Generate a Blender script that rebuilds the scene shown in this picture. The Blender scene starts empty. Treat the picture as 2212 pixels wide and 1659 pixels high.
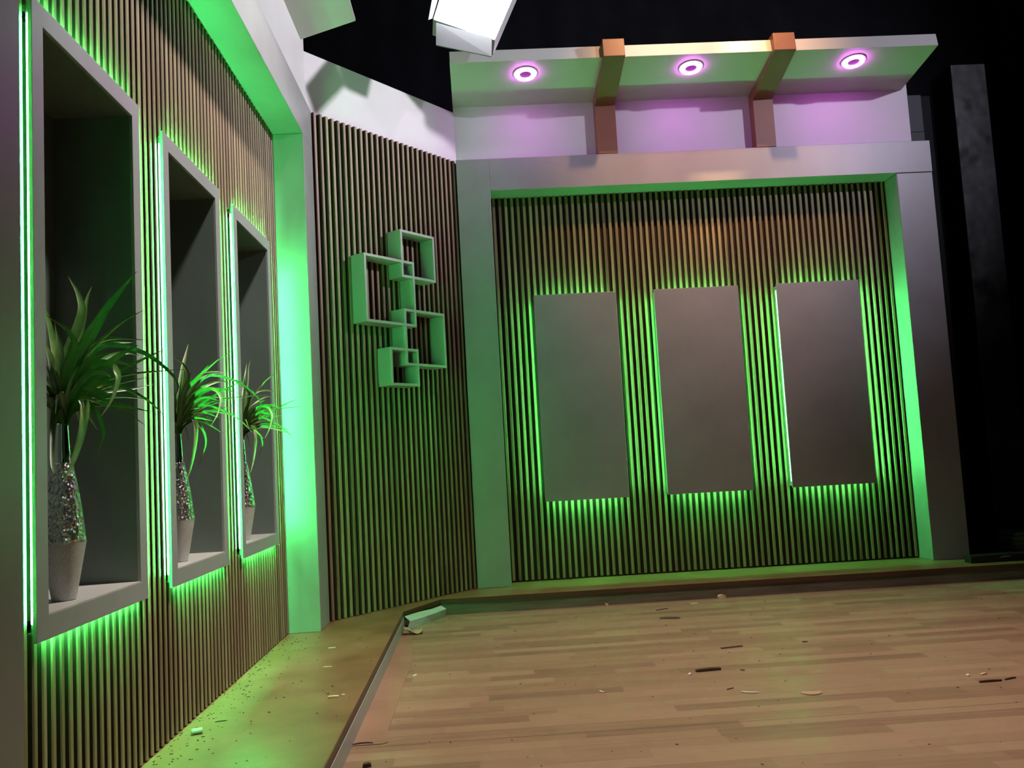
import bpy, bmesh, math, random
from mathutils import Vector, Matrix
random.seed(7)
scene = bpy.context.scene
COL = scene.collection
H = 0.1152            # height of the stage platform above the studio floor

# ------------------------------------------------------------------ helpers
class MB:
    """collects shapes and links them as ONE mesh object"""
    def __init__(self):
        self.v = []; self.f = []
    def add(self, verts, faces):
        o = len(self.v)
        self.v += [tuple(p) for p in verts]
        self.f += [tuple(i + o for i in f) for f in faces]
        return self
    def box(self, x0, x1, y0, y1, z0, z1):
        vs = [(x, y, z) for z in (z0, z1) for y in (y0, y1) for x in (x0, x1)]
        return self.add(vs, [(0, 2, 3, 1), (4, 5, 7, 6), (0, 1, 5, 4), (2, 6, 7, 3), (0, 4, 6, 2), (1, 3, 7, 5)])
    def prism(self, poly, axis, a, b):
        """poly: 2-D outline in the two other axes (cyclic order), pushed from a to b along axis"""
        def P(u, v, t):
            return {'x': (t, u, v), 'y': (u, t, v), 'z': (u, v, t)}[axis]
        n = len(poly)
        vs = [P(u, v, a) for u, v in poly] + [P(u, v, b) for u, v in poly]
        fs = [tuple(range(n)), tuple(range(2 * n - 1, n - 1, -1))]
        fs += [(i, i + n, (i + 1) % n + n, (i + 1) % n) for i in range(n)]
        return self.add(vs, fs)
    def lathe(self, prof, n=48, c=(0, 0, 0)):
        vs = []; fs = []
        for r, z in prof:
            for k in range(n):
                a = 2 * math.pi * k / n
                vs.append((c[0] + r * math.cos(a), c[1] + r * math.sin(a), c[2] + z))
        for j in range(len(prof) - 1):
            for k in range(n):
                k2 = (k + 1) % n
                fs.append((j * n + k, j * n + k2, (j + 1) * n + k2, (j + 1) * n + k))
        return self.add(vs, fs)
    def build(self, name, mat, parent=None, bevel=0, smooth=False, fix=True):
        me = bpy.data.meshes.new(name)
        me.from_pydata(self.v, [], self.f)
        me.validate()
        if fix:
            bm = bmesh.new(); bm.from_mesh(me)
            bmesh.ops.recalc_face_normals(bm, faces=bm.faces[:])
            bm.to_mesh(me); bm.free()
        me.materials.append(mat)
        if smooth:
            for p in me.polygons: p.use_smooth = True
        o = bpy.data.objects.new(name, me)
        COL.objects.link(o)
        if parent is not None: o.parent = parent
        if bevel:
            m = o.modifiers.new('bevel', 'BEVEL'); m.width = bevel; m.segments = 2; m.limit_method = 'ANGLE'
        return o

def tag(o, label, cat, group=None, kind=None):
    o['label'] = label; o['category'] = cat
    if group: o['group'] = group
    if kind: o['kind'] = kind
    return o
def empty(name, loc=(0, 0, 0), rz=0.0):
    o = bpy.data.objects.new(name, None); COL.objects.link(o)
    o.location = loc; o.rotation_euler = (0, 0, rz); o.empty_display_size = .1
    return o
def copy_tree(o, parent=None):
    c = o.copy(); COL.objects.link(c)
    if parent is not None: c.parent = parent
    for ch in list(o.children): copy_tree(ch, c)
    return c

# ------------------------------------------------------------------ materials
def mat(name, color=(.5, .5, .5), rough=.5, metal=0.0, spec=.5, emit=None, strength=0.0):
    m = bpy.data.materials.new(name); m.use_nodes = True
    b = m.node_tree.nodes['Principled BSDF']
    b.inputs['Base Color'].default_value = (*color, 1)
    b.inputs['Roughness'].default_value = rough
    b.inputs['Metallic'].default_value = metal
    b.inputs['Specular IOR Level'].default_value = spec
    if emit:
        b.inputs['Emission Color'].default_value = (*emit, 1)
        b.inputs['Emission Strength'].default_value = strength
    return m
def N(m, t, **kw):
    n = m.node_tree.nodes.new(t)
    for k, v in kw.items(): setattr(n, k, v)
    return n
def L(m, a, b): m.node_tree.links.new(a, b)
def bsdf(m): return m.node_tree.nodes['Principled BSDF']
def coords(m, scale=(1, 1, 1)):
    tc = N(m, 'ShaderNodeTexCoord'); mp = N(m, 'ShaderNodeMapping')
    mp.inputs['Scale'].default_value = scale
    L(m, tc.outputs['Object'], mp.inputs['Vector'])
    return mp.outputs['Vector']
def noise(m, vec, scale, detail=4, rough=.55):
    n = N(m, 'ShaderNodeTexNoise'); n.inputs['Scale'].default_value = scale
    n.inputs['Detail'].default_value = detail; n.inputs['Roughness'].default_value = rough
    L(m, vec, n.inputs['Vector']); return n.outputs['Fac']
def ramp(m, fac, stops):
    r = N(m, 'ShaderNodeValToRGB'); e = r.color_ramp.elements
    while len(e) < len(stops): e.new(.5)
    for i, (p, c) in enumerate(stops):
        e[i].position = p; e[i].color = (*c, 1)
    L(m, fac, r.inputs['Fac']); return r.outputs['Color']
def bump(m, h, strength, dist=.01):
    b = N(m, 'ShaderNodeBump'); b.inputs['Strength'].default_value = strength; b.inputs['Distance'].default_value = dist
    L(m, h, b.inputs['Height']); L(m, b.outputs['Normal'], bsdf(m).inputs['Normal'])
def mixc(m, fac, a, b, mode='MIX'):
    n = N(m, 'ShaderNodeMix', data_type='RGBA', blend_type=mode)
    if isinstance(fac, float): n.inputs[0].default_value = fac
    else: L(m, fac, n.inputs[0])
    for s, x in ((6, a), (7, b)):
        if isinstance(x, tuple): n.inputs[s].default_value = (*x, 1)
        else: L(m, x, n.inputs[s])
    return n.outputs[2]
def mathn(m, op, a, b=None):
    n = N(m, 'ShaderNodeMath', operation=op)
    for i, x in enumerate((a, b)):
        if x is None: continue
        if isinstance(x, (int, float)): n.inputs[i].default_value = x
        else: L(m, x, n.inputs[i])
    return n.outputs[0]

def painted(name, c, rough, var=.12, sp=.5):
    m = mat(name, c, rough, spec=sp)
    v = coords(m)
    f = noise(m, v, 2.3, 5)
    L(m, ramp(m, f, [(.3, tuple(x * (1 - var) for x in c)), (.7, tuple(x * (1 + var * .6) for x in c))]), bsdf(m).inputs['Base Color'])
    bump(m, noise(m, v, 260, 2), .06, .002)
    return m
M_GREY = painted('grey_paint', (.30, .298, .305), .36)
M_WHITE = painted('white_paint', (.66, .64, .66), .5, .05)
M_CANOPY = painted('canopy_paint', (.56, .54, .53), .5, .05)
M_INNER = painted('niche_glow_tint', (.14, .175, .15), .34)  # grey interior; the green LED glow is tinted into its colour
M_NSHELF = painted('niche_floor_lit', (.44, .42, .40), .35, .1)  # paler than the niche walls: lamp light on the floor painted in
M_BLACK = painted('black_paint', (.012, .012, .014), .7, .3, .2)
M_CLOTH = painted('black_cloth', (.014, .014, .018), .9, .3, .1)
M_GLOSSBLACK = mat('black_film', (.011, .0115, .013), .3)
_v = coords(M_GLOSSBLACK)
bump(M_GLOSSBLACK, noise(M_GLOSSBLACK, _v, 3, 2), .35, .03)
L(M_GLOSSBLACK, ramp(M_GLOSSBLACK, noise(M_GLOSSBLACK, _v, 4, 5), [(.35, (.26, .26, .26)), (.7, (.55, .55, .55))]), bsdf(M_GLOSSBLACK).inputs['Roughness'])
M_BACKING = painted('dark_backing', (.030, .015, .011), .6, .2, .3)
M_GROOVE = painted('dark_groove', (.075, .040, .028), .55, .2, .3)
M_FLAT = painted('backstage_paint', (.06, .06, .075), .6)
M_BROWN = painted('brown_paint', (.25, .105, .055), .45, .15)
M_TRIM = mat('grey_edging', (.33, .34, .34), .4)
M_TAPE = mat('pale_edging', (.42, .45, .47), .45)
M_CABLE = mat('black_rubber', (.01, .01, .01), .55)

def slat_mat(name, pitch):
    m = mat(name, (.2, .1, .06), .5)
    tc = N(m, 'ShaderNodeTexCoord'); sx = N(m, 'ShaderNodeSeparateXYZ'); L(m, tc.outputs['Object'], sx.inputs[0])
    idx = mathn(m, 'FLOOR', mathn(m, 'DIVIDE', sx.outputs['X'], pitch))
    wn = N(m, 'ShaderNodeTexWhiteNoise', noise_dimensions='1D'); L(m, idx, wn.inputs['W'])
    cb = N(m, 'ShaderNodeCombineXYZ'); L(m, mathn(m, 'MULTIPLY', sx.outputs['X'], 60.0), cb.inputs['X'])
    L(m, mathn(m, 'MULTIPLY', sx.outputs['Y'], 60.0), cb.inputs['Y'])
    L(m, mathn(m, 'ADD', mathn(m, 'MULTIPLY', sx.outputs['Z'], 1.6), mathn(m, 'MULTIPLY', wn.outputs['Value'], 40.0)), cb.inputs['Z'])
    g = noise(m, cb.outputs[0], 1.0, 5, .6)
    f = mathn(m, 'ADD', mathn(m, 'MULTIPLY', g, .75), mathn(m, 'MULTIPLY', wn.outputs['Value'], .3))
    c = ramp(m, f, [(.25, (.12, .066, .04)), (.5, (.25, .162, .10)), (.8, (.37, .26, .165))])
    L(m, c, bsdf(m).inputs['Base Color'])
    bump(m, g, .12, .003)
    return m

M_DECK = mat('brown_deck', (.2, .1, .05), .38)
_v = coords(M_DECK)
_c = ramp(M_DECK, noise(M_DECK, _v, 3.5, 6, .6), [(.3, (.15, .075, .035)), (.55, (.215, .115, .055)), (.75, (.27, .165, .09))])
_d = ramp(M_DECK, noise(M_DECK, _v, 55, 3, .7), [(.66, (1, 1, 1)), (.74, (.45, .43, .4))])
L(M_DECK, mixc(M_DECK, 1.0, _c, _d, 'MULTIPLY'), bsdf(M_DECK).inputs['Base Color'])
M_LIP = painted('dark_red_edge', (.085, .035, .022), .45, .2)
M_RISER = mat('riser_board', (.12, .1, .075), .6)
_v = coords(M_RISER, (1.2, 1.2, 14))
L(M_RISER, ramp(M_RISER, noise(M_RISER, _v, 2.0, 5), [(.3, (.085, .066, .05)), (.7, (.17, .145, .115))]), bsdf(M_RISER).inputs['Base Color'])

# studio floor: strip laminate running along x
M_FLOOR = mat('strip_laminate', (.4, .25, .15), .42)
m = M_FLOOR
tc = N(m, 'ShaderNodeTexCoord'); sx = N(m, 'ShaderNodeSeparateXYZ'); L(m, tc.outputs['Object'], sx.inputs[0])
RW = .088
row = mathn(m, 'FLOOR', mathn(m, 'DIVIDE', sx.outputs['Y'], RW))
w1 = N(m, 'ShaderNodeTexWhiteNoise', noise_dimensions='1D'); L(m, row, w1.inputs['W'])
xs = mathn(m, 'DIVIDE', mathn(m, 'ADD', sx.outputs['X'], mathn(m, 'MULTIPLY', w1.outputs['Value'], 3.0)), .62)
colm = mathn(m, 'FLOOR', xs)
cb = N(m, 'ShaderNodeCombineXYZ'); L(m, row, cb.inputs['X']); L(m, colm, cb.inputs['Y'])
w2 = N(m, 'ShaderNodeTexWhiteNoise', noise_dimensions='2D'); L(m, cb.outputs[0], w2.inputs['Vector'])
gv = N(m, 'ShaderNodeCombineXYZ')
L(m, mathn(m, 'ADD', mathn(m, 'MULTIPLY', sx.outputs['X'], 2.2), mathn(m, 'MULTIPLY', w2.outputs['Value'], 30.0)), gv.inputs['X'])
L(m, mathn(m, 'MULTIPLY', sx.outputs['Y'], 34.0), gv.inputs['Y'])
gr = noise(m, gv.outputs[0], 1.0, 5, .6)
tone = mathn(m, 'ADD', mathn(m, 'MULTIPLY', w2.outputs['Value'], .55), mathn(m, 'MULTIPLY', gr, .6))
cc = ramp(m, tone, [(.2, (.20, .118, .078)), (.45, (.275, .165, .105)), (.62, (.31, .195, .125)), (.85, (.345, .225, .145))])
fr = mathn(m, 'FRACT', mathn(m, 'DIVIDE', sx.outputs['Y'], RW * 3))
joint = mathn(m, 'LESS_THAN', fr, .012)
gap = mathn(m, 'LESS_THAN', mathn(m, 'ABSOLUTE', mathn(m, "ADD", sx.outputs["Y"], 3.275)), .0022)
dirt = ramp(m, noise(m, coords(m), 24, 4, .75), [(.66, (0, 0, 0)), (.78, (1, 1, 1))])
big = ramp(m, noise(m, coords(m), 1.7, 3), [(.48, (0, 0, 0)), (.68, (1, 1, 1))])
dirtf = mathn(m, 'MULTIPLY', mathn(m, 'MULTIPLY', dirt, big), .85)
cc = mixc(m, mathn(m, 'MULTIPLY', joint, .55), cc, (.09, .055, .035))
cc = mixc(m, mathn(m, 'MULTIPLY', gap, .85), cc, (.05, .03, .02))
cc = mixc(m, dirtf, cc, (.10, .085, .08))
L(m, cc, bsdf(m).inputs['Base Color'])
L(m, ramp(m, noise(m, coords(m), 6, 4), [(.3, (.36, .36, .36)), (.7, (.55, .55, .55))]), bsdf(m).inputs['Roughness'])
M_STRIP = painted('border_board', (.33, .185, .125), .45, .25)

M_CHROME = mat('chrome', (.78, .79, .8), .08, 1.0)
M_HAMMER = mat('hammered_metal', (.82, .82, .82), .28, 1.0)
_v = coords(M_HAMMER, (1, 1, .8))
_vo = N(M_HAMMER, 'ShaderNodeTexVoronoi', feature='SMOOTH_F1'); _vo.inputs['Scale'].default_value = 92
L(M_HAMMER, _v, _vo.inputs['Vector']); bump(M_HAMMER, _vo.outputs['Distance'], .8, .010)
M_GLIT = mat('glitter_coat', (.42, .41, .40), .5, .2)
_v = coords(M_GLIT)
_f = noise(M_GLIT, _v, 420, 2, .8)
L(M_GLIT, ramp(M_GLIT, _f, [(.35, (.40, .39, .38)), (.6, (.66, .65, .63)), (.72, (.95, .95, .95))]), bsdf(M_GLIT).inputs['Base Color'])
bump(M_GLIT, _f, .7, .004)
M_LEAF = mat('leaf', (.05, .12, .025), .38)
_v = coords(M_LEAF)
L(M_LEAF, ramp(M_LEAF, noise(M_LEAF, _v, 9, 3), [(.3, (.045, .13, .022)), (.55, (.11, .23, .045)), (.75, (.26, .25, .09))]), bsdf(M_LEAF).inputs['Base Color'])
bsdf(M_LEAF).inputs['Subsurface Weight'].default_value = 0.0

LED_RGB = (.07, 1.0, .2)
M_LED = mat('green_led', (.1, .3, .15), .5, emit=LED_RGB, strength=680.0)
M_LEDH = mat('green_led_soft', (.1, .3, .15), .5, emit=LED_RGB, strength=720.0)
M_LEDB = mat('green_led_panel', (.1, .3, .15), .5, emit=(.10, 1.0, .2), strength=125.0)
M_LEDT = mat('green_led_dim', (.1, .3, .15), .5, emit=(.10, 1.0, .2), strength=165.0)
M_LEDF = mat('green_led_strong', (.1, .3, .15), .5, emit=(.10, 1.0, .2), strength=300.0)
M_VIOLET = mat('violet_ring', (.5, .2, .5), .5, emit=(.9, .12, 1.0), strength=55.0)
M_LAMPW = mat('lamp_diffuser', (.9, .9, .9), .5, emit=(.9, .95, 1.0), strength=9.0)
M_LAMPB = mat('lamp_metal', (.30, .30, .31), .5)
M_DARKHOLE = mat('violet_lens', (.10, .04, .10), .3)
LEAVES = [
 ([(0.0,0.0,0.018),(-0.012,0.027,0.165),(0.024,0.075,0.336),(0.011,0.097,0.41),(-0.033,0.12,0.482)],0.026),
 ([(0.006,0.0,0.025),(0.048,-0.018,0.177),(0.129,-0.042,0.299),(0.182,-0.058,0.364),(0.26,-0.08,0.441)],0.03),
 ([(0.003,0.0,0.025),(0.012,0.053,0.201),(0.019,0.105,0.327),(0.016,0.138,0.406),(0.023,0.16,0.454)],0.014),
 ([(0.0,0.0,0.025),(0.046,-0.038,0.161),(0.07,-0.065,0.228),(0.06,-0.082,0.264),(0.046,-0.094,0.284),(0.011,-0.12,0.313)],0.015),
 ([(-0.002,0.0,0.023),(0.054,-0.074,0.162),(0.109,-0.117,0.204),(0.143,-0.146,0.23),(0.18,-0.18,0.26)],0.022),
 ([(0.006,0.0,0.025),(0.043,0.029,0.182),(0.079,0.046,0.239),(0.147,0.075,0.313),(0.211,0.1,0.357)],0.011),
 ([(0.006,0.0,0.025),(0.034,0.059,0.186),(0.068,0.1,0.259),(0.121,0.137,0.276),(0.181,0.18,0.272)],0.012),
 ([(0.006,0.0,0.022),(0.046,-0.026,0.097),(0.125,-0.063,0.141),(0.217,-0.112,0.184),(0.286,-0.15,0.206)],0.026),
 ([(0.006,0.0,0.022),(0.059,0.009,0.165),(0.126,0.018,0.237),(0.209,0.027,0.22),(0.261,0.033,0.192),(0.311,0.041,0.145),(0.333,0.046,0.104),(0.321,0.05,0.068)],0.012),
 ([(0.006,0.0,0.021),(0.046,-0.01,0.072),(0.108,-0.026,0.107),(0.195,-0.052,0.146),(0.283,-0.08,0.178),(0.343,-0.1,0.197)],0.013),
 ([(0.006,0.0,0.022),(0.053,0.021,0.095),(0.131,0.057,0.14),(0.217,0.097,0.156),(0.32,0.15,0.165)],0.009),
 ([(0.006,0.0,0.021),(0.058,-0.035,0.118),(0.119,-0.068,0.164),(0.179,-0.094,0.165),(0.214,-0.117,0.13),(0.218,-0.136,0.095),(0.213,-0.168,0.045),(0.199,-0.2,0.003)],0.017),
 ([(0.006,0.0,0.019),(0.052,-0.038,0.091),(0.115,-0.084,0.135),(0.155,-0.108,0.138),(0.189,-0.129,0.129),(0.201,-0.14,0.118)],0.014),
 ([(0.006,0.0,0.019),(0.043,0.011,0.066),(0.086,0.025,0.094),(0.136,0.044,0.115),(0.23,0.08,0.139)],0.011),
 ([(0.006,0.0,0.018),(0.029,0.011,0.05),(0.065,0.028,0.068),(0.144,0.072,0.08),(0.218,0.12,0.07)],0.012),
 ([(0.006,0.0,0.019),(0.051,-0.007,0.093),(0.118,-0.015,0.12),(0.183,-0.024,0.103),(0.265,-0.037,0.058),(0.325,-0.05,-0.0)],0.013),
 ([(0.006,0.0,0.018),(0.026,-0.012,0.063),(0.043,-0.019,0.078),(0.065,-0.026,0.077),(0.083,-0.038,0.048),(0.089,-0.073,-0.03),(0.086,-0.111,-0.098),(0.081,-0.139,-0.145),(0.075,-0.16,-0.174)],0.024),
 ([(0.006,0.0,0.018),(0.04,0.003,0.069),(0.075,0.005,0.056),(0.107,0.008,0.014),(0.116,0.012,-0.029),(0.108,0.014,-0.06),(0.079,0.02,-0.121)],0.013),
 ([(-0.001,0.0,0.018),(0.014,-0.017,0.059),(0.007,-0.023,0.065),(-0.002,-0.042,0.037),(0.008,-0.081,-0.02),(0.043,-0.162,-0.121),(0.062,-0.19,-0.151)],0.02),
 ([(0.0,0.0,0.023),(-0.042,0.061,0.176),(-0.078,0.111,0.272),(-0.117,0.159,0.356),(-0.154,0.2,0.427)],0.02),
 ([(0.0,0.0,0.023),(-0.039,0.039,0.144),(-0.071,0.072,0.222),(-0.107,0.1,0.279)],0.022),
 ([(0.0,0.0,0.023),(-0.051,0.058,0.103),(-0.101,0.11,0.154),(-0.153,0.15,0.176)],0.02),
 ([(0.003,0.0,0.022),(-0.01,0.068,0.175),(-0.017,0.135,0.287),(-0.017,0.179,0.355),(-0.016,0.22,0.416)],0.024),
 ([(0.0,0.0,0.023),(-0.016,0.02,0.17),(-0.026,0.037,0.259),(-0.045,0.05,0.32)],0.024),
 ([(0.003,0.0,0.022),(0.027,0.064,0.143),(0.072,0.129,0.207),(0.117,0.183,0.234),(0.148,0.22,0.229)],0.02),
 ([(0.003,0.0,0.022),(0.015,0.044,0.128),(0.034,0.1,0.22),(0.085,0.153,0.262),(0.134,0.2,0.27)],0.018),
 ([(0.003,0.0,0.022),(0.029,-0.017,0.122),(0.067,-0.038,0.202),(0.093,-0.05,0.241)],0.026),
 ([(0.003,0.0,0.022),(0.024,0.054,0.085),(0.044,0.107,0.117),(0.075,0.174,0.124),(0.104,0.25,0.11)],0.016),
 ([(0.003,0.0,0.022),(0.028,0.0,0.102),(0.063,0.0,0.164),(0.108,0.0,0.197),(0.148,0.0,0.21)],0.024),
 ([(0.002,0.0,0.022),(0.007,0.0,0.124),(0.022,0.0,0.209),(0.03,0.0,0.259)],0.026),
 ([(0.003,0.0,0.021),(0.045,0.038,0.079),(0.096,0.085,0.098),(0.157,0.151,0.111),(0.199,0.2,0.129)],0.01),
 ([(0.003,0.0,0.022),(0.055,-0.02,0.12),(0.13,-0.042,0.17),(0.202,-0.062,0.17),(0.261,-0.08,0.145)],0.016),
]
def LIGHTS():
    # cool key lamp high at the right, pinkish and warm lamps on the studio grid over the floor
    spot('key_lamp', (6.8, -2.2, 5.3), (-.7, -1.3, 3.95), 2350, (.97, .90, 1.0), 34, 1.0, .16)
    spot('front_lamp', (6.6, -7.4, 5.9), (2.5, 0, 4.4), 1200, (.84, .82, 1.0), 44, 1.0, .10)
    spot('warm_lamp', (2.0, -2.6, 6.3), (2.0, -.45, 4.2), 800, (1.0, .52, .24), 44, 1.0, .08)
    spot('warm_lamp', (2.6, -2.2, 6.5), (2.22, -.5, 4.09), 1000, (1.0, .62, .25), 8.5, 1.0, .05)
    spot('floor_lamp', (1.3, -3.3, 6.7), (1.3, -3.0, 0), 1600, (1.0, .81, .66), 66, 1.0, .25)
    spot('overhead_lamp', (.9, -3.3, 6.4), (-1.1, -3.0, 3.05), 1700, (1.0, .95, .90), 48, 1.0, .2)
# ------------------------------------------------------------------ dimensions (metres, z = 0 on the studio floor)
HT = 3.3683 + H; HI = 3.1072 + H; HU = 3.840 + H; YU = .10; HF = 3.9276 + H; HC = 4.0266 + H
D = .2114                                   # slats of the back wall behind its frame
XO1 = 3.8579; XI0 = .2629; XI1 = XI0 + 3.3
XL = -.9411; YP1 = -1.075; YP0 = -1.385; XS = -1.1314; YLL = -4.8327; YL_OUT = -6.6
ZI = 3.0984 + H
PITCH = .05; SW = .0235; SD = .03

def slats(mb, u0, u1, z0, z1, y, holes=(), pitch=PITCH):
    """vertical ribs in the x-z plane, fronts at y, backs at y + SD; holes = (u0, u1, za, zb)"""
    n = int((u1 - u0) / pitch + .01)
    p = (u1 - u0) / n
    for i in range(n):
        c = u0 + (i + .5) * p; a, b = c - SW / 2, c + SW / 2
        segs = [(z0, z1)]
        for h0, h1, za, zb in holes:
            if b > h0 and a < h1: segs = [(z0, za), (zb, z1)]
        for s0, s1 in segs:
            e = .003
            mb.prism([(a - e, y + SD), (a, y + .004), (a + .004, y), (b - .004, y), (b, y + .004), (b + e, y + SD)], 'z', s0, s1)
    return p

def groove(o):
    """the groove sides of the ribs carry a darker colour"""
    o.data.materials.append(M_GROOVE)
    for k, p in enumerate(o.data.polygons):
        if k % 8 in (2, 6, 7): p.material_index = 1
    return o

# ------------------------------------------------------------------ setting: floor, ceiling, black surrounds
o = MB().box(-3.2, 9.2, -9.5, 2.2, -.1, 0).build('floor', M_FLOOR)
tag(o, 'strip laminate studio floor scattered with sawdust and scraps', 'floor', kind='structure')
o = MB().box(-3.2, 9.2, -9.5, 2.2, 7.2, 7.3).build('ceiling', M_BLACK)
tag(o, 'black studio ceiling above the set', 'ceiling', kind='structure')
mb = MB()                                   # pleated black drape
n = 240
pl = [(-3.1 + 12.2 * i / n, 1.55 + .010 * math.sin(i * .9) + .012 * math.sin(i * .37)) for i in range(n + 1)]
vs = [(x, y, z) for z in (0, 7.2) for x, y in pl]
mb.add(vs, [(i, i + 1, i + n + 2, i + n + 1) for i in range(n)])
o = mb.build('wall_back', M_CLOTH, smooth=True, fix=False)
tag(o, 'black drape hanging behind the whole set', 'drape', kind='structure')
o = MB().box(9.1, 9.2, -9.5, 2.2, 0, 7.2).build('wall_right', M_BLACK)
tag(o, 'black studio wall far to the right', 'wall', kind='structure')
o = MB().box(-3.2, -3.1, -9.5, 2.2, 0, 7.2).build('wall_left', M_BLACK)
tag(o, 'black studio wall behind the niche flat', 'wall', kind='structure')

# border board on the floor along the platform
bp = [(-.442, -1.12), (-.439, -1.385), (-.431, -1.893), (-.439, -2.381), (-.436, -2.689), (-.437, -3.083), (-.421, -3.234)]
mb = MB()
pts = [(-.49, -1.0)] + [(x + .07 * min(1, (i + 1) / 3), y) for i, (x, y) in enumerate(bp)] + [(-.37, -3.25), (-.49, -3.25)]
mb.prism(pts, 'z', 0.0005, .003)
o = mb.build('trim_1', M_STRIP)
tag(o, 'worn reddish border board on the floor along the platform edge', 'border board', kind='structure')

# ------------------------------------------------------------------ platform
plat = empty('stage_platform', (0, 0, 0))
tag(plat, 'low brown stage platform running under the whole set', 'platform')
out = [(-.494, -6.7), (-.494, -.839), (-.268, -.412), (5.6, -.412), (5.6, 1.2), (-1.9, 1.2), (-1.9, -6.7)]
MB().prism(out, 'z', H - .03, H).build('deck', M_DECK, plat, bevel=.003)
inn = [(-.503, -6.7), (-.503, -.836), (-.273, -.404), (5.59, -.404), (5.59, 1.19), (-1.89, 1.19), (-1.89, -6.7)]
MB().prism(inn, 'z', 0, H - .03).build('riser', M_RISER, plat)
MB().prism([(-.4985, -6.7), (-.4985, -.842), (-.2725, -.4165), (5.6, -.4165), (5.6, -.4125), (-.2695, -.4125), (-.4945, -.8405), (-.4945, -6.7)], 'z', H - .031, H - .0005)
mb = MB().box(-.4935, -.489, -6.7, -.85, 0.0, .078)
mb.build('edging', M_TRIM, plat)['label'] = 'pale grey edging strip'
mb = MB().prism([(-.4938, -6.7), (-.4938, -.8391), (-.2678, -.4122), (5.6, -.4122), (5.6, -.4145), (-.2664, -.4145), (-.4912, -.8397), (-.4912, -6.7)], 'z', H - .031, H - .001)
mb.build('lip', M_LIP, plat)['label'] = 'dark red front edge'

# ------------------------------------------------------------------ back flat
bw = empty('set_flat', (0, 0, H))
tag(bw, 'grey framed set flat with dark slats behind three lit panels', 'set flat', 'flats of the studio set')
hb = HI - H; ht = HT - H
MB().box(0, XI0, 0, D + .05, 0, ht).build('pillar', M_GREY, bw, bevel=.003)
MB().box(XI1, XO1, 0, D + .05, 0, hb - .004).build('pillar', M_GREY, bw, bevel=.003)
MB().box(XI0, XO1 + .004, -.001, D + .05, hb, ht).build('header', M_GREY, bw, bevel=.003)
mb = MB()
p = slats(mb, XI0, XI1, .012, hb, D)
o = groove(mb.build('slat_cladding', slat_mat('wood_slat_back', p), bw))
o.data.transform(Matrix.Translation((-XI0, 0, 0))); o.location = (XI0, 0, 0)
MB().box(XI0, XI1, D + SD, D + SD + .02, .002, hb).build('backing', M_BACKING, bw)
MB().box(-.002, 3.766, YU, YU + .03, ht, HU - H + .1).build('fascia_board', M_WHITE, bw)['label'] = 'white board above the header'

# canopy over the back flat
def canopy_poly():
    return [(YU, HU), (-.517, HF), (-.496, HC), (YU, HC)]
cn = empty('canopy', (0, 0, 0))
tag(cn, 'long white sloping canopy with three violet downlights', 'canopy', 'canopies above the set')
MB().prism([(YU, HU), (-.512, HF), (-.512, HF + .012), (YU, HU + .012)], 'x', -.002, 3.7174).build('soffit', M_CANOPY, cn)
MB().prism([(-.517, HF), (-.496, HC), (-.484, HC), (-.505, HF)], 'x', -.001, 3.7174).build('fascia', M_CANOPY, cn, bevel=.002)
MB().prism([(YU, HC - .012), (-.484, HC - .012), (-.484, HC), (YU, HC)], 'x', 0, 3.715).build('cover_board', M_CANOPY, cn)
for a, b in ((.002, .014), (3.701, 3.713)):
    MB().prism([(YU, HU + .012), (-.5, HF + .012), (-.486, HC - .012), (YU, HC - .012)], 'x', a, b).build('closing_board', M_CANOPY, cn)

# brown beams wrapped around the canopy
BE = [(-.004, HT + .001), (-.004, 3.765 + H), (-.58, 3.908 + H), (-.56, 4.05 + H), (.09, 4.05 + H), (.09, HC + .001), (-.4975, HC + .001), (-.5185, HF - .0005), (YU - .001, HU - .0015), (YU - .001, HT + .001)]
for (a, b), lab in (((1.1418, 1.3051), 'brown angled beam over the canopy, nearer the bright lamp'), ((2.4316, 2.5962), 'brown angled beam over the canopy, lit orange on its front')):
    o = MB().prism([(y, z) for y, z in BE], 'x', a, b).build('wooden_beam', M_BROWN, bevel=.003)
    tag(o, lab, 'beam', 'brown beams on the canopy')

# violet ring downlights in the soffit
ks = (HF - HU) / (-.517 - YU)
dlp = None
for i, (x, lab) in enumerate(((.57, 'violet ring downlight in the canopy, leftmost beside the bright lamp'), (1.85, 'violet ring downlight in the canopy between the two brown beams'), (3.127, 'violet ring downlight in the canopy, rightmost near its open end'))):
    y = -.352; z = HU + ks * (y - YU)
    if dlp is None:
        dlp = empty('downlight', (x, y, z)); dlp.rotation_euler = (math.atan(ks) , 0, 0)
        MB().lathe([(.0, -.001), (.092, -.001), (.092, -.006), (.083, -.008), (.0, -.008)], 48).build('rim', M_CANOPY, dlp, smooth=False)
        MB().lathe([(.046, -.008), (.082, -.008), (.082, -.014), (.076, -.021), (.066, -.024), (.055, -.021), (.046, -.014), (.046, -.008)], 48).build('light_ring', M_VIOLET, dlp, smooth=True)
        MB().lathe([(.0, -.009), (.044, -.009), (.044, -.013), (.0, -.013)], 40).build('lens', M_DARKHOLE, dlp)
        o = dlp
    else:
        o = copy_tree(dlp); o.location = (x, y, z)
    tag(o, lab, 'downlight', 'violet downlights')

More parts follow.
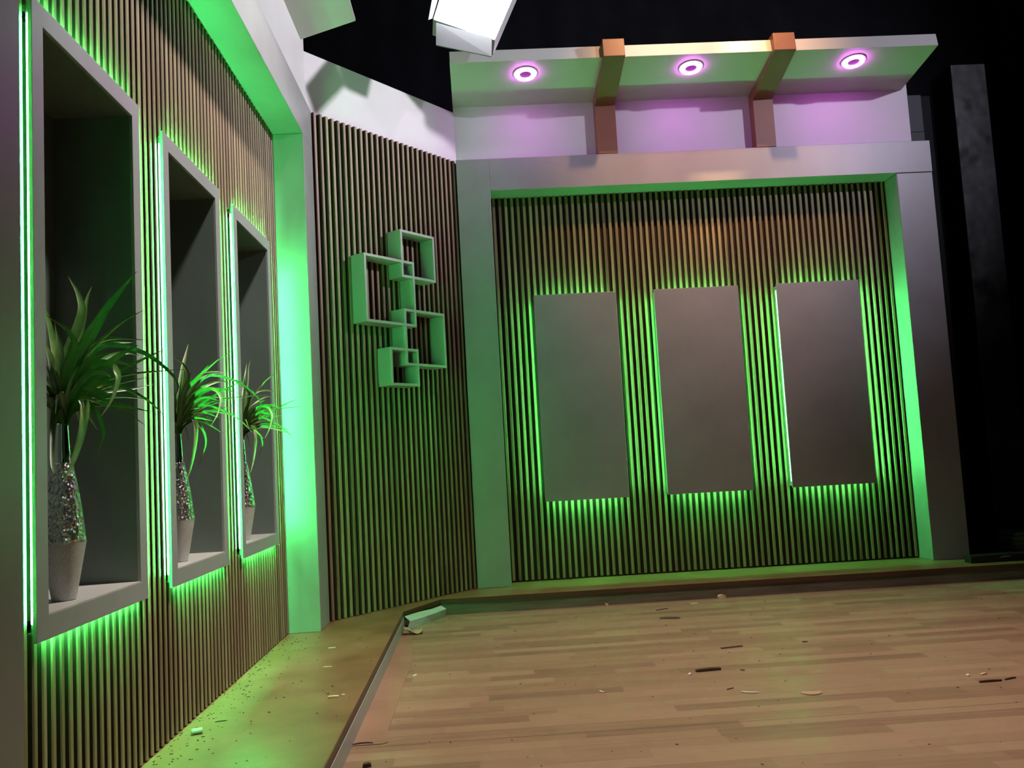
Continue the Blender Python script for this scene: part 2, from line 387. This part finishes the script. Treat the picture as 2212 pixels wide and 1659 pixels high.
# three backlit panels
PZ0 = .6219 + H; PZ1 = 2.268 + H; PY = .105
for (a, b), lab in (((.565, 1.2307), 'tall grey backlit panel on the slats, nearest the corner flat'), ((1.5376, 2.2234), 'tall grey backlit panel on the slats, the middle one of three'), ((2.5373, 3.2167), 'tall grey backlit panel on the slats, nearest the black drape')):
    o = empty('backlit_panel', ((a + b) / 2, D, PZ0)); tag(o, lab, 'panel', 'grey backlit panels')
    w = (b - a) / 2; h = PZ1 - PZ0
    MB().box(-w, w, PY - D, PY - D + .018, 0, h).build('board', M_GREY, o, bevel=.0015)
    i = .012; i2 = .07
    mb = MB()
    mb.box(-w + i, -w + i + .015, PY - D + .018, 0, i, h - i); mb.box(w - i - .015, w - i, PY - D + .018, 0, i, h - i)
    mb.box(-w + i + .015, w - i - .015, PY - D + .018, 0, i2, i2 + .015); mb.box(-w + i + .015, w - i - .015, PY - D + .018, 0, h - i2 - .015, h - i2)
    mb.build('mounting_frame', M_GREY, o)
    ya, yb = -.062, -.05
    e = .05
    for bx in ((-w + i - .0008, -w + i - .0004, ya, yb, e, h - e), (w - i + .0004, w - i + .0008, ya, yb, e, h - e), (-w + e, w - e, ya, yb, i2 - .0008, i2 - .0004), (-w + e, w - e, ya, yb, h - i2 + .0004, h - i2 + .0008)):
        MB().box(*bx).build('led_strip', M_LEDT if bx[4] > h / 2 else (M_LEDF if bx[5] < h / 2 or (a > 2.5 and bx[0] > 0) else M_LEDB), o)

# ------------------------------------------------------------------ corner flat (the one with the cube shelf)
m0 = Vector((-.9389, -1.0748, 0)); m1 = Vector((-.0047, .0282, 0))
ang = math.atan2(m1.y - m0.y, m1.x - m0.x); LM = (m1 - m0).length
mw = empty('set_flat', (m0.x, m0.y, H), ang)
tag(mw, 'slatted corner flat with a white top carrying the cube shelf', 'set flat', 'flats of the studio set')
mb = MB(); p = slats(mb, 0.004, LM + .012, .004, ht, 0, pitch=.0513)
MB().box(0, LM + .003, SD, SD + .02, 0, ht).build('backing', M_BACKING, mw)
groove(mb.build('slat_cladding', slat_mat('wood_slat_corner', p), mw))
MB().box(-.05, LM + .052, SD + .002, SD + .04, ht + .001, 3.7921).build('fascia_board', M_WHITE, mw)['label'] = 'white board above the slats'
MB().box(0, LM - .04, SD + .021, SD + .04, 0, ht).build('backing_board', M_GREY, mw)

# interlocking cube shelf
sh = empty('cube_shelf', (m0.x, m0.y, H), ang)
tag(sh, 'shelf of four interlocking pale cubes on the slatted corner flat', 'shelf')
CUB = [(.6553, 1.007, 2.3029, 2.6498), (.2984, .7826, 1.951, 2.4254), (.6606, 1.0801, 1.6706, 2.0774), (.5084, .7866, 1.5238, 1.7916)]
M_SHELF = painted('pale_grey_paint', (.36, .37, .365), .4, .06)
T = .019
for k, (a, b, z0, z1) in enumerate(CUB):
    y0, y1 = -.132 - .0004 * k, -.0005
    mb = MB()
    pr = [(a, z0), (b, z0), (b, z1), (a, z1)]; q = [(a + T, z0 + T), (b - T, z0 + T), (b - T, z1 - T), (a + T, z1 - T)]
    vs = [(x, y, z) for y in (y0, y1) for x, z in pr] + [(x, y, z) for y in (y0, y1) for x, z in q]
    fs = []
    for i in range(4):
        j = (i + 1) % 4
        fs += [(i, j, 8 + j, 8 + i), (4 + i, 12 + i, 12 + j, 4 + j), (i, 4 + i, 4 + j, j), (8 + i, 8 + j, 12 + j, 12 + i)]
    mb.add(vs, fs).build('cube_frame', M_SHELF, sh, bevel=.0012)

# ------------------------------------------------------------------ left flat with the niches
lw = empty('set_flat', (XL, YP1, H))
tag(lw, 'grey framed flat with three lit niches set in its slats', 'set flat', 'flats of the studio set')
def lbox(mb, x0, x1, y0, y1, z0, z1): return mb.box(x0 - XL, x1 - XL, y0 - YP1, y1 - YP1, z0 - H, z1 - H)
BK = XS - .05
lbox(MB(), BK, XL, YP0, YP1, H, ZI - .0005).build('pillar', M_GREY, lw, bevel=.003)
lbox(MB(), BK, XL, YL_OUT, YLL, H, ZI - .0005).build('pillar', M_GREY, lw, bevel=.003)
lbox(MB(), BK, XL, YL_OUT, YP1, ZI, HT).build('header', M_GREY, lw, bevel=.003)
lbox(MB(), XL - .07, XL - .03, YL_OUT, YP1 - .02, HT + .0005, HU + .1).build('fascia_board', M_WHITE, lw)['label'] = 'white board above the header'
NI = [(-4.4308, -3.658), (-3.4184, -2.6652), (-2.4291, -1.6471)]
NZ0 = .5585 + H; NZ1 = 2.3361 + H; NX = -1.1117; NT = .0639; ND = .2802
mb = MB()
LSL = YP0 - YLL
NIN = .02; KV = .008
hol = [(YP0 - b + KV, YP0 - a - KV, NZ0 - H + NIN, NZ1 - H - NIN) for a, b in NI]
p = slats(mb, 0, LSL, .006, ZI - H, 0, [(a - .0, b + .0, z0, z1) for a, b, z0, z1 in hol])
# backing boards around the niche openings
mbk = MB()
us = [0] + [v for h in sorted(hol) for v in (h[0], h[1])] + [LSL]
for i in range(0, len(us), 2): mbk.box(us[i], us[i + 1], SD, SD + .02, .004, ZI - H)
for h in hol:
    mbk.box(h[0], h[1], SD, SD + .02, .004, h[2]); mbk.box(h[0], h[1], SD, SD + .02, h[3], ZI - H)
# local x runs from the far pillar (YP0) towards the near one; local -y faces +x of the room
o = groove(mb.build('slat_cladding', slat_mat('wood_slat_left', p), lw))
for o in (o, mbk.build('backing', M_BACKING, lw)):
    o.data.transform(Matrix.Diagonal((1, -1, 1, 1))); o.data.flip_normals()
    o.rotation_euler = (0, 0, -math.pi / 2)
    o.location = (XS - XL, YP0 - YP1, 0)

# canopy over the niche flat
cn2 = empty('canopy', (0, 0, 0))
tag(cn2, 'white sloping canopy above the niche flat, cut off by the picture top', 'canopy', 'canopies above the set')
XE = -.604; ZE = 4.043; XB = XL - .03; ZB = 3.812 + H
def cpoly(p): return [(x, z) for x, z in p]
MB().prism([(XB, ZB), (XE, ZE), (XE, ZE + .012), (XB, ZB + .012)], 'y', YL_OUT, -1.191).build('soffit', M_CANOPY, cn2)
MB().prism([(XE, ZE), (XE - .02, ZE + .1), (XE - .032, ZE + .1), (XE - .012, ZE + .005)], 'y', YL_OUT, -1.190).build('fascia', M_CANOPY, cn2)
MB().prism([(XB, ZE + .088), (XE - .03, ZE + .088), (XE - .03, ZE + .1), (XB, ZE + .1)], 'y', YL_OUT, -1.191).build('cover_board', M_CANOPY, cn2)
MB().prism([(XB, ZB + .012), (XE - .014, ZE + .012), (XE - .03, ZE + .088), (XB, ZE + .088)], 'y', -1.205, -1.193).build('closing_board', M_CANOPY, cn2)

# niches, vases, plants
NLAB = ['tall lit wall niche nearest the camera, with the largest looking vase', 'tall lit wall niche in the middle of the slatted flat', 'tall lit wall niche farthest from the camera, next to the grey pillar']
VLAB = ['silver hammered vase standing in the nearest niche', 'silver hammered vase standing in the middle niche', 'silver hammered vase standing in the farthest niche']
PLAB = ['artificial grass plant spilling from the vase in the nearest niche', 'artificial grass plant spilling from the vase in the middle niche', 'artificial grass plant spilling from the vase in the farthest niche']
for (a, b), lab in zip(NI, NLAB):
    o = empty('display_niche', (NX, a, NZ0)); tag(o, lab, 'niche', 'lit wall niches')
    w = b - a; h = NZ1 - NZ0
    mb = MB()
    FD = .012
    pr = [(0, 0), (w, 0), (w, h), (0, h)]; q = [(NT, NT), (w - NT, NT), (w - NT, h - NT), (NT, h - NT)]
    vs = [(x, y, z) for x in (0, -FD) for y, z in pr] + [(x, y, z) for x in (0, -FD) for y, z in q]
    fs = []
    for i in range(4):
        j = (i + 1) % 4
        fs += [(i, j, 8 + j, 8 + i), (4 + i, 12 + i, 12 + j, 4 + j), (i, 4 + i, 4 + j, j), (8 + i, 8 + j, 12 + j, 12 + i)]
    mb.add(vs, fs).build('frame', M_GREY, o, bevel=.0012)
    s = .012
    mb = MB()
    x0 = -ND
    mb.box(x0, -FD, NT - s, NT, NT - s, h - NT + s).box(x0, -FD, w - NT, w - NT + s, NT - s, h - NT + s)
    mb.box(x0, -FD, NT, w - NT, NT - s, NT).box(x0, -FD, NT, w - NT, h - NT, h - NT + s)
    mb.box(x0 - s, x0, NT - s, w - NT + s, NT - s, h - NT + s)
    xs0 = XS - NX                              # collar behind the overhanging frame carries the LED tape
    mb.box(xs0, -FD, KV, NT - s, NIN, h - NIN).box(xs0, -FD, w - NT + s, w - KV, NIN, h - NIN)
    mb.box(xs0, -FD, NT - s, w - NT + s, NIN, NT - s).box(xs0, -FD, NT - s, w - NT + s, h - NT + s, h - NIN)
    mb.build('cabinet', M_INNER, o)['label'] = 'dark inside of the niche'
    MB().box(-ND + .0005, -.001, NT + .0005, w - NT - .0005, NT + .0001, NT + .003).build('lit_floor_sheet', M_NSHELF, o)['label'] = 'niche floor, lamp light put into its paler colour'
    e = .05; xa, xb = xs0 + .0004, -FD - .0004; k = NIN
    for q, bx in enumerate(((xa, xb, KV - .0007, KV - .0003, e, h - e), (xa, xb, w - KV + .0003, w - KV + .0007, e, h - e), (xa, xb, e, w - e, k - .0007, k - .0003), (xa, xb, e, w - e, h - k + .0003, h - k + .0007))):
        MB().box(*bx).build('led_strip', M_LED if q < 2 else M_LEDH, o)

def vase(loc):
    o = empty('vase', loc)
    prof = lambda z: None
    MB().lathe([(0, 0), (.031, 0), (.034, .004), (.0628, .168), (.0635, .171)], 64).build('base', M_GLIT, o, smooth=False)['label'] = 'sparkling matt silver base'
    body = []
    n = 40
    for i in range(n + 1):
        t = i / n; z = .171 + t * .236
        r = .0632 + (.0285 - .0632) * t + .0035 * math.sin(math.pi * t)
        body.append((r, z))
    MB().lathe(body, 96).build('body', M_HAMMER, o, smooth=True)['label'] = 'shiny hammered silver body'
    MB().lathe([(.0275, .407), (.0255, .409), (.022, .46), (.0185, .515), (.0188, .525), (.0182, .528), (.0162, .527), (.0158, .5), (.014, .44)], 48).build('neck', M_CHROME, o, smooth=True)['label'] = 'mirror polished neck'
    return o
VX, VYO = -1.1935, .326
v0 = None
for (a, b), lab in zip(NI, VLAB):
    loc = (VX, a + VYO, NZ0 + NT + .0035)
    if v0 is None: v0 = vase(loc); o = v0
    else: o = copy_tree(v0); o.location = loc; o.rotation_euler = (0, 0, random.uniform(0, 3))
    tag(o, lab, 'vase', 'silver vases')

def catmull(P, n):
    P = [Vector(p) for p in P]
    P = [P[0] * 2 - P[1]] + P + [P[-1] * 2 - P[-2]]
    out = []
    m = len(P) - 3
    for k in range(n + 1):
        s = min(k / n * m, m - 1e-6); i = int(s); t = s - i
        a, b, c, d = P[i:i + 4]
        out.append(.5 * ((2 * b) + (c - a) * t + (2 * a - 5 * b + 4 * c - d) * t * t + (3 * b - a - 3 * c + d) * t ** 3))
    return out
def leaf(mb, P, w, view):
    n = 18
    C = catmull(P, n); vs = []
    for i, c in enumerate(C):
        t = i / n
        tg = (C[min(i + 1, n)] - C[max(i - 1, 0)]).normalized()
        side = tg.cross(view)
        if side.length < .05: side = tg.cross(Vector((0, 0, 1)))
        side.normalize(); nr = side.cross(tg).normalized()
        ww = w * .5 * (min(1, .35 + 2.2 * t) if t < .3 else 1) * (1 - max(0, (t - .35) / .65) ** 1.6) + .0006
        vs += [c - side * ww + nr * ww * .35, c - nr * ww * .05, c + side * ww + nr * ww * .35]
    fs = []
    for i in range(n):
        for k in range(2): fs.append((i * 3 + k, i * 3 + k + 1, i * 3 + 4 + k, i * 3 + 3 + k))
    mb.add(vs, fs)
def foliage(seed, skip, wide, nfill, sx):
    rp = random.Random(seed)
    mb = MB()
    for q, (P, w) in enumerate(LEAVES):
        if q in skip: continue
        jit = Vector((rp.uniform(-1, 1), rp.uniform(-1, 1), rp.uniform(-1, 1))) * (.02 if seed > 3 else 0)
        n = len(P)
        P = [(0, 0, -.03), (P[0][0] * .5, 0, .004)] + [tuple(Vector((c[0] * sx, c[1], c[2])) + jit * ((k + 1) / n)) for k, c in enumerate(P[1:])]
        leaf(mb, P, w * wide, Vector((.3 + rp.uniform(-.3, .3), -1, .05 + rp.uniform(-.3, .3))))
    for k in range(nfill):                  # the dense heart of the plant
        an = rp.uniform(-2.6, 2.6); el = rp.uniform(.15, 1.35); ln = rp.uniform(.16, .30)
        d = Vector((math.cos(an) * math.cos(el), math.sin(an) * math.cos(el) * .9, math.sin(el)))
        if d.x < 0: d.x *= .45
        tip = d * ln; tip.x = max(tip.x, -.165); tip.y = max(-.21, min(.3, tip.y)); tip.z -= .10 * math.cos(el) * rp.random()
        mid = d * ln * .5 + Vector((0, 0, .035))
        leaf(mb, [(0, 0, -.02), (d.x * .03, d.y * .03, .04), mid, tip], rp.uniform(.012, .024) * wide / 1.25, Vector((rp.uniform(-.6, .8), -1, rp.uniform(-.5, .5))))
    return mb
SPEC = [(3, (), 1.25, 46, 1.0), (5, (0, 1, 2, 7), .85, 40, 1.0), (9, (0, 1, 4, 7, 8), .8, 40, .92)]
for (a, b), lab, sp in zip(NI, PLAB, SPEC):
    o = empty('artificial_plant', (VX + .003, a + VYO, NZ0 + NT + .5315))
    foliage(*sp).build('foliage', M_LEAF, o, smooth=True, fix=False)
    MB().lathe([(.004, -.12), (.007, -.03), (.011, .0), (.014, .02), (.010, .06), (0, .08)], 12).build('stem', M_LEAF, o, smooth=True)
    tag(o, lab, 'plant', 'artificial grass plants')

# ------------------------------------------------------------------ studio lamp over the corner
lamp = empty('studio_lamp', (.2, -1.0, 4.27 + 0))
tag(lamp, 'glaring white studio lamp with grey barn doors hanging over the corner', 'lamp')
lq = [Vector((-.086, -1.0, 4.146)), Vector((.321, -1.0, 3.985)), Vector((.536, -.9, 4.476)), Vector((.039, -.9, 4.562))]
org = Vector((.2, -1.0, 4.27))
cen = sum(lq, Vector()) / 4
nrm = (lq[1] - lq[0]).cross(lq[3] - lq[0]).normalized()
if nrm.y > 0: nrm = -nrm
def quadslab(mb, q, d):
    v = [p - org for p in q] + [p - org + d for p in q]
    mb.add(v, [(0, 1, 2, 3), (7, 6, 5, 4), (0, 4, 5, 1), (1, 5, 6, 2), (2, 6, 7, 3), (3, 7, 4, 0)])
    return mb
quadslab(MB(), lq, -nrm * .012).build('diffuser', M_LAMPW, lamp)
big = [cen + (p - cen) * 1.03 - nrm * .014 for p in lq]
quadslab(MB(), big, -nrm * .16).build('housing', M_LAMPB, lamp)
fl = [Vector((-.075, -1.0, 4.11)), Vector((.302, -1.0, 3.985)), Vector((.287, -1.2, 3.758)), Vector((-.078, -1.2, 3.852))]
quadslab(MB(), fl, Vector((0, .004, -.004))).build('barn_door', M_LAMPB, lamp)
fs_ = [Vector((-.10, -1.0, 4.14)), Vector((.02, -.9, 4.56)), Vector((-.03, -1.1, 4.5)), Vector((-.125, -1.06, 4.10))]
quadslab(MB(), fs_, Vector((-.004, .002, 0))).build('barn_door', M_LAMPB, lamp)
ft = [lq[3] + nrm * .002, lq[2] + nrm * .002, lq[2] + Vector((.03, -.16, .16)), lq[3] + Vector((-.03, -.16, .16))]
quadslab(MB(), ft, Vector((0, .004, .004))).build('barn_door', M_LAMPB, lamp)
mb = MB()
mb.box(-.012, .012, .1, .124, .3, 7.19 - org.z)
mb.build('hanging_pole', M_LAMPB, lamp)

# ------------------------------------------------------------------ things at the right of the set
o = MB().box(4.45, 4.77, .6, .95, H, 4.38).build('black_column', M_GLOSSBLACK, bevel=.006)
tag(o, 'glossy black wrapped column standing in front of the drape', 'column')
bs = empty('backstage_board', (3.9, .5, H))
tag(bs, 'dark grey backstage board peeking out behind the canopy end', 'board')
MB().box(-.3, .2, 0, .03, 0, 3.62).build('board_sheet', M_FLAT, bs)
MB().box(-.3, .2, .001, .031, 3.625, 3.955).build('board_sheet', M_FLAT, bs)
MB().box(.2, .30, .04, .10, 0, 3.96).build('post', M_BLACK, bs)
tr = empty('black_beam', (4.4, -.24, H))
tag(tr, 'long black beam lying on the platform at the right edge', 'beam')
MB().box(-.70, .9, -.045, .045, .0005, .056).build('body', M_CABLE, tr, bevel=.008)
mb = MB().prism([(-.03, .032), (.045, .038), (.05, .042), (.0, .040), (-.035, .035)], 'y', -.0462, -.0452)
mb.v = [(x - .44, y, z) for x, y, z in mb.v]
mb.build('scuff', M_TAPE, tr)['label'] = 'pale scuff mark'
M_GCL = painted('green_cloth', (.22, .34, .2), .8, .4, .1)
for k in range(4):
    mb = MB(); z0 = H + .002 + .036 * k
    x0 = 4.385 + (.018, .0, .004, .028)[k]
    prof = []
    for j in range(9):
        a = -math.pi / 2 + math.pi * j / 8
        prof.append((x0 + .016 - .016 * math.cos(a), z0 + .0165 + .0165 * math.sin(a)))
    prof += [(x0 + .3, z0 + .033), (x0 + .3, z0)]
    mb.prism(prof, 'y', .3, .55)
    o = mb.build('folded_cloth', M_GCL)
    tag(o, ('folded green cloth at the bottom of the stack', 'folded green cloth second from the bottom of the stack', 'folded green cloth third from the bottom of the stack', 'folded green cloth on top of the stack')[k] + ' behind the black beam', 'cloth', 'folded green cloths')

# ------------------------------------------------------------------ scraps on the floor and the platform
M_WCHIP = mat('white_plastic', (.75, .74, .70), .5)
M_DCHIP = mat('dark_slat_wood', (.05, .028, .018), .5)
M_GCHIP = mat('grey_wood', (.13, .11, .085), .6)
M_PALE = mat('raw_wood', (.62, .48, .30), .7)
M_CARD = mat('cardboard', (.42, .31, .2), .8)
M_GRN = mat('pale_plug', (.35, .5, .35), .6)
rs = random.Random(11)
def chip(name, x, y, z, ln, w, h, rz, m, label, cat, bend=0.0, grp='scraps left from building the set'):
    """a splinter or offcut: a tapered, slightly bent strip lying on the floor"""
    mb = MB(); n = 6; vs = []
    for i in range(n + 1):
        t = i / n - .5
        k = 1 - .35 * abs(2 * t) ** 3 * rs.uniform(.3, 1.2)
        yy = bend * (t * t * 4 - .33) * ln
        zz = .0006
        vs += [(t * ln, yy - w * k / 2, zz), (t * ln, yy + w * k / 2, zz), (t * ln, yy + w * k / 2, zz + h * k), (t * ln, yy - w * k / 2, zz + h * k)]
    fs = [(0, 1, 2, 3), (n * 4 + 3, n * 4 + 2, n * 4 + 1, n * 4)]
    for i in range(n):
        for k in range(4):
            k2 = (k + 1) % 4
            fs.append((i * 4 + k, i * 4 + k2, i * 4 + 4 + k2, i * 4 + 4 + k))
    mb.add(vs, fs)
    o = mb.build(name, m); o.location = (x, y, z); o.rotation_euler = (0, 0, rz)
    return tag(o, label, cat, grp)
chip('wood_offcut', 1.132, -2.452, 0, .125, .026, .012, .12, M_DCHIP, 'dark brown slat offcut lying in the middle of the floor', 'offcut')
chip('wood_offcut', 1.245, -1.058, 0, .13, .035, .010, -.25, M_GCHIP, 'short dark offcut lying on the floor near the platform step', 'offcut')
chip('wood_stick', 1.262, -.726, 0, .10, .012, .006, .45, M_GCHIP, 'thin grey stick on the floor close to the platform step', 'stick')
chip('wood_stick', 1.382, -1.993, 0, .125, .014, .007, .18, M_GCHIP, 'thin grey stick on the floor right of the slat offcut', 'stick')
chip('plastic_peg', 1.027, -2.517, 0, .032, .011, .011, 1.0, M_WCHIP, 'white plastic peg left of the dark slat offcut', 'peg')
chip('wood_shaving', .569, -2.707, 0, .032, .010, .004, -1.1, M_WCHIP, 'small white shaving alone on the floor, left of the slat offcut', 'shaving', .2)
chip('wood_shaving', 1.205, -2.884, 0, .075, .012, .005, -.35, M_WCHIP, 'long curled white shaving in front of the slat offcut', 'shaving', .12)
o = chip('paper_scrap', 1.456, -2.956, 0, .085, .05, .004, -.1, M_CARD, 'torn beige paper scrap on the floor at the right', 'paper', .2)
chip('wood_splinter', 1.292, -2.487, 0, .022, .008, .003, -.5, M_DCHIP, 'tiny dark splinter just right of the slat offcut', 'splinter')
chip('wood_splinter', 1.791, -1.974, 0, .03, .010, .004, -.1, M_DCHIP, 'tiny dark splinter far right of the grey sticks', 'splinter')
chip('wood_splinter', 1.14, -2.80, 0, .04, .006, .003, .5, M_DCHIP, 'tiny dark splinter beside the curled white shaving', 'splinter')
chip('plastic_peg', -.322, -2.171, 0, .05, .010, .008, 1.25, M_WCHIP, 'white plastic peg on the floor beside the border board', 'peg')
chip('wood_stick', 2.247, -2.964, 0, .10, .010, .008, .02, M_DCHIP, 'dark thin stick at the right edge of the floor', 'stick')
chip('wood_stick', 2.35, -2.942, 0, .065, .008, .006, .35, M_DCHIP, 'short dark stick beyond the longer one at the right edge', 'stick')
chip('wood_shaving', 2.288, -2.841, 0, .04, .014, .006, .45, M_PALE, 'pale wood shaving above the sticks at the right edge', 'shaving')
chip('wood_crumb', 2.208, -2.854, 0, .016, .013, .010, .9, M_WCHIP, 'white crumb left of the pale shaving at the right edge', 'crumb')
chip('wood_crumb', 1.754, -.45, 0, .055, .04, .030, .2, M_PALE, 'clump of pale sawdust against the platform step', 'crumb')
chip('wood_shaving', 1.516, -.609, 0, .06, .03, .010, .1, M_PALE, 'pale flake on the floor left of the sawdust clump', 'shaving')
chip('wood_crumb', .922, -.44, 0, .02, .02, .018, .3, M_PALE, 'small knob of wood against the platform step', 'crumb')
chip('wood_shaving', -.735, -2.365, H, .045, .010, .005, -.1, M_PALE, 'pale chip on the platform in the green glow', 'shaving')
chip('wood_shaving', -.609, -2.948, H, .045, .018, .007, .1, M_PALE, 'larger pale chip on the platform nearer the camera', 'shaving')
chip('wood_crumb', -.57, -2.93, H, .014, .010, .007, .1, M_WCHIP, 'white crumb beside the larger chip on the platform', 'crumb')
chip('wood_shaving', -.791, -1.897, H, .04, .008, .004, .15, M_WCHIP, 'white sliver on the platform near the green lit pillar', 'shaving')
chip('wood_stick', -1.01, -3.2, H, .045, .006, .003, .3, M_DCHIP, 'dark splinter on the platform below the nearest niches', 'splinter')
chip('plastic_tape', -.455, -3.233, 0.002, .09, .012, .003, .12, M_CABLE, 'black curl of tape on the border board end', 'tape', -.12)
chip('wood_crumb', -.40, -3.50, 0, .03, .022, .014, .2, M_DCHIP, 'dark crumb on the floor below the black tape', 'crumb')
# wall plug on the platform
mb = MB().lathe([(0, 0), (.009, 0), (.011, .004), (.011, .04), (.006, .041), (.006, .02), (0, .02)], 16)
o = mb.build('wall_plug', M_GRN); o.rotation_euler = (math.pi / 2, 0, 2.0); o.location = (-1.075, -3.36, H + .0115)
tag(o, 'pale plastic wall plug lying against the slats on the platform', 'plug', 'scraps left from building the set')
# crumpled cardboard
bm = bmesh.new(); bmesh.ops.create_grid(bm, x_segments=9, y_segments=7, size=.5)
for v in bm.verts:
    v.co.x *= .12; v.co.y *= .085
    v.co.z = .012 + .010 * math.sin(v.co.x * 70) * math.cos(v.co.y * 60) + max(0, (-v.co.x - .01)) * .7 + rs.uniform(0, .004)
r = bmesh.ops.extrude_face_region(bm, geom=bm.faces[:])
for e in r['geom']:
    if isinstance(e, bmesh.types.BMVert): e.co.z += .004
bmesh.ops.recalc_face_normals(bm, faces=bm.faces[:])
zmin = min(v.co.z for v in bm.verts)
for v in bm.verts: v.co.z -= zmin
me = bpy.data.meshes.new('cardboard_piece'); bm.to_mesh(me); bm.free(); me.materials.append(M_CARD)
o = bpy.data.objects.new('cardboard_piece', me); COL.objects.link(o); o.location = (-.42, -1.03, .0035); o.rotation_euler = (0, 0, .2)
tag(o, 'crumpled cardboard piece on the floor at the platform corner', 'cardboard', 'scraps left from building the set')
# edging strip that came loose at the corner of the platform
mb = MB()
top = [(-.487, -.86, .085), (-.40, -.72, .086), (-.315, -.60, .082), (-.262, -.50, .084)]
bot = [(-.470, -.90, .002), (-.385, -.74, .001), (-.325, -.62, .001), (-.235, -.47, .001)]
mid = [(-.452, -.86, .052), (-.36, -.70, .05), (-.275, -.57, .055), (-.225, -.50, .06)]
vs = [p for q in (top, mid, bot) for p in q]
fs = [(r * 4 + i, r * 4 + i + 1, r * 4 + i + 5, r * 4 + i + 4) for r in range(2) for i in range(3)]
o = mb.add(vs, fs).build('loose_edging_strip', M_TAPE, fix=False)
sm = o.modifiers.new('solid', 'SOLIDIFY'); sm.thickness = .003
tag(o, 'pale edging strip bent loose at the corner of the platform step', 'edging strip')
# dust specks: too many to count
mb = MB()
for k in range(520):
    if rs.random() < .5:
        x = -1.13 + abs(rs.gauss(0, .09)); y = rs.uniform(-5, -1.5); z = H
        if x > -.5: continue
    elif rs.random() < .3:
        x = rs.uniform(-1.05, -.52); y = rs.uniform(-4.5, -1.5); z = H
    else:
        x = rs.uniform(-.4, 3.6); y = rs.uniform(-4.2, -.5); z = 0
    s = rs.uniform(.0007, .0022); a = rs.uniform(0, 3.1); l = s * rs.uniform(1, 3.5)
    c, sn = math.cos(a), math.sin(a)
    q = [(x + c * u * l - sn * v * s, y + sn * u * l + c * v * s) for u, v in ((-1, -1), (1, -1), (1, 1), (-1, 1))]
    mb.prism(q, 'z', z + .0003, z + .0003 + s)
o = mb.build('dust_specks', painted('speck', (.10, .085, .06), .8, .6, .1))
tag(o, 'dark dust and wood specks strewn over floor and platform', 'dust', kind='stuff')

# ------------------------------------------------------------------ light
def area(name, loc, target, size, power, color, size_y=None, spread=180):
    l = bpy.data.lights.new(name, 'AREA'); l.energy = power; l.color = color
    l.size = size
    if size_y: l.shape = 'RECTANGLE'; l.size_y = size_y
    l.spread = math.radians(spread)
    o = bpy.data.objects.new(name, l); COL.objects.link(o); o.location = loc
    o.rotation_euler = (Vector(target) - Vector(loc)).to_track_quat('-Z', 'Y').to_euler()
    return o
def spot(name, loc, target, power, color, angle, blend, radius):
    l = bpy.data.lights.new(name, 'SPOT'); l.energy = power; l.color = color
    l.spot_size = math.radians(angle); l.spot_blend = blend; l.shadow_soft_size = radius
    o = bpy.data.objects.new(name, l); COL.objects.link(o); o.location = loc
    o.rotation_euler = (Vector(target) - Vector(loc)).to_track_quat('-Z', 'Y').to_euler()
    return o
LIGHTS()

w = bpy.data.worlds.new('studio_dark'); scene.world = w; w.use_nodes = True
w.node_tree.nodes['Background'].inputs['Color'].default_value = (.5, .5, .6, 1)
w.node_tree.nodes['Background'].inputs['Strength'].default_value = .02

# ------------------------------------------------------------------ camera
cd = bpy.data.cameras.new('camera'); cam = bpy.data.objects.new('camera', cd); COL.objects.link(cam)
cd.sensor_fit = 'HORIZONTAL'; cd.sensor_width = 36.0; cd.lens = 1893.87 / 2212 * 36.0
rgt = Vector((0.997792075689209, -0.03614304225477453, -0.05571942379807261))
dwn = Vector((-0.0523855885838954, 0.08741399360264406, -0.9947937192358804))
fwd = Vector((0.04082552878455447, 0.995516184810175, 0.0853276155793365))
mw_ = Matrix.Identity(4)
for i in range(3):
    mw_[i][0] = rgt[i]; mw_[i][1] = -dwn[i]; mw_[i][2] = -fwd[i]
mw_.translation = (0.06976613, -6.81985884, 1.08566937)
cam.matrix_world = mw_
cd.clip_start = .05; cd.clip_end = 60
scene.camera = cam
scene.view_settings.view_transform = 'Standard'
scene.view_settings.look = 'None'
scene.view_settings.gamma = 1.0
scene.view_settings.use_curve_mapping = False
scene.view_settings.exposure = 0.0
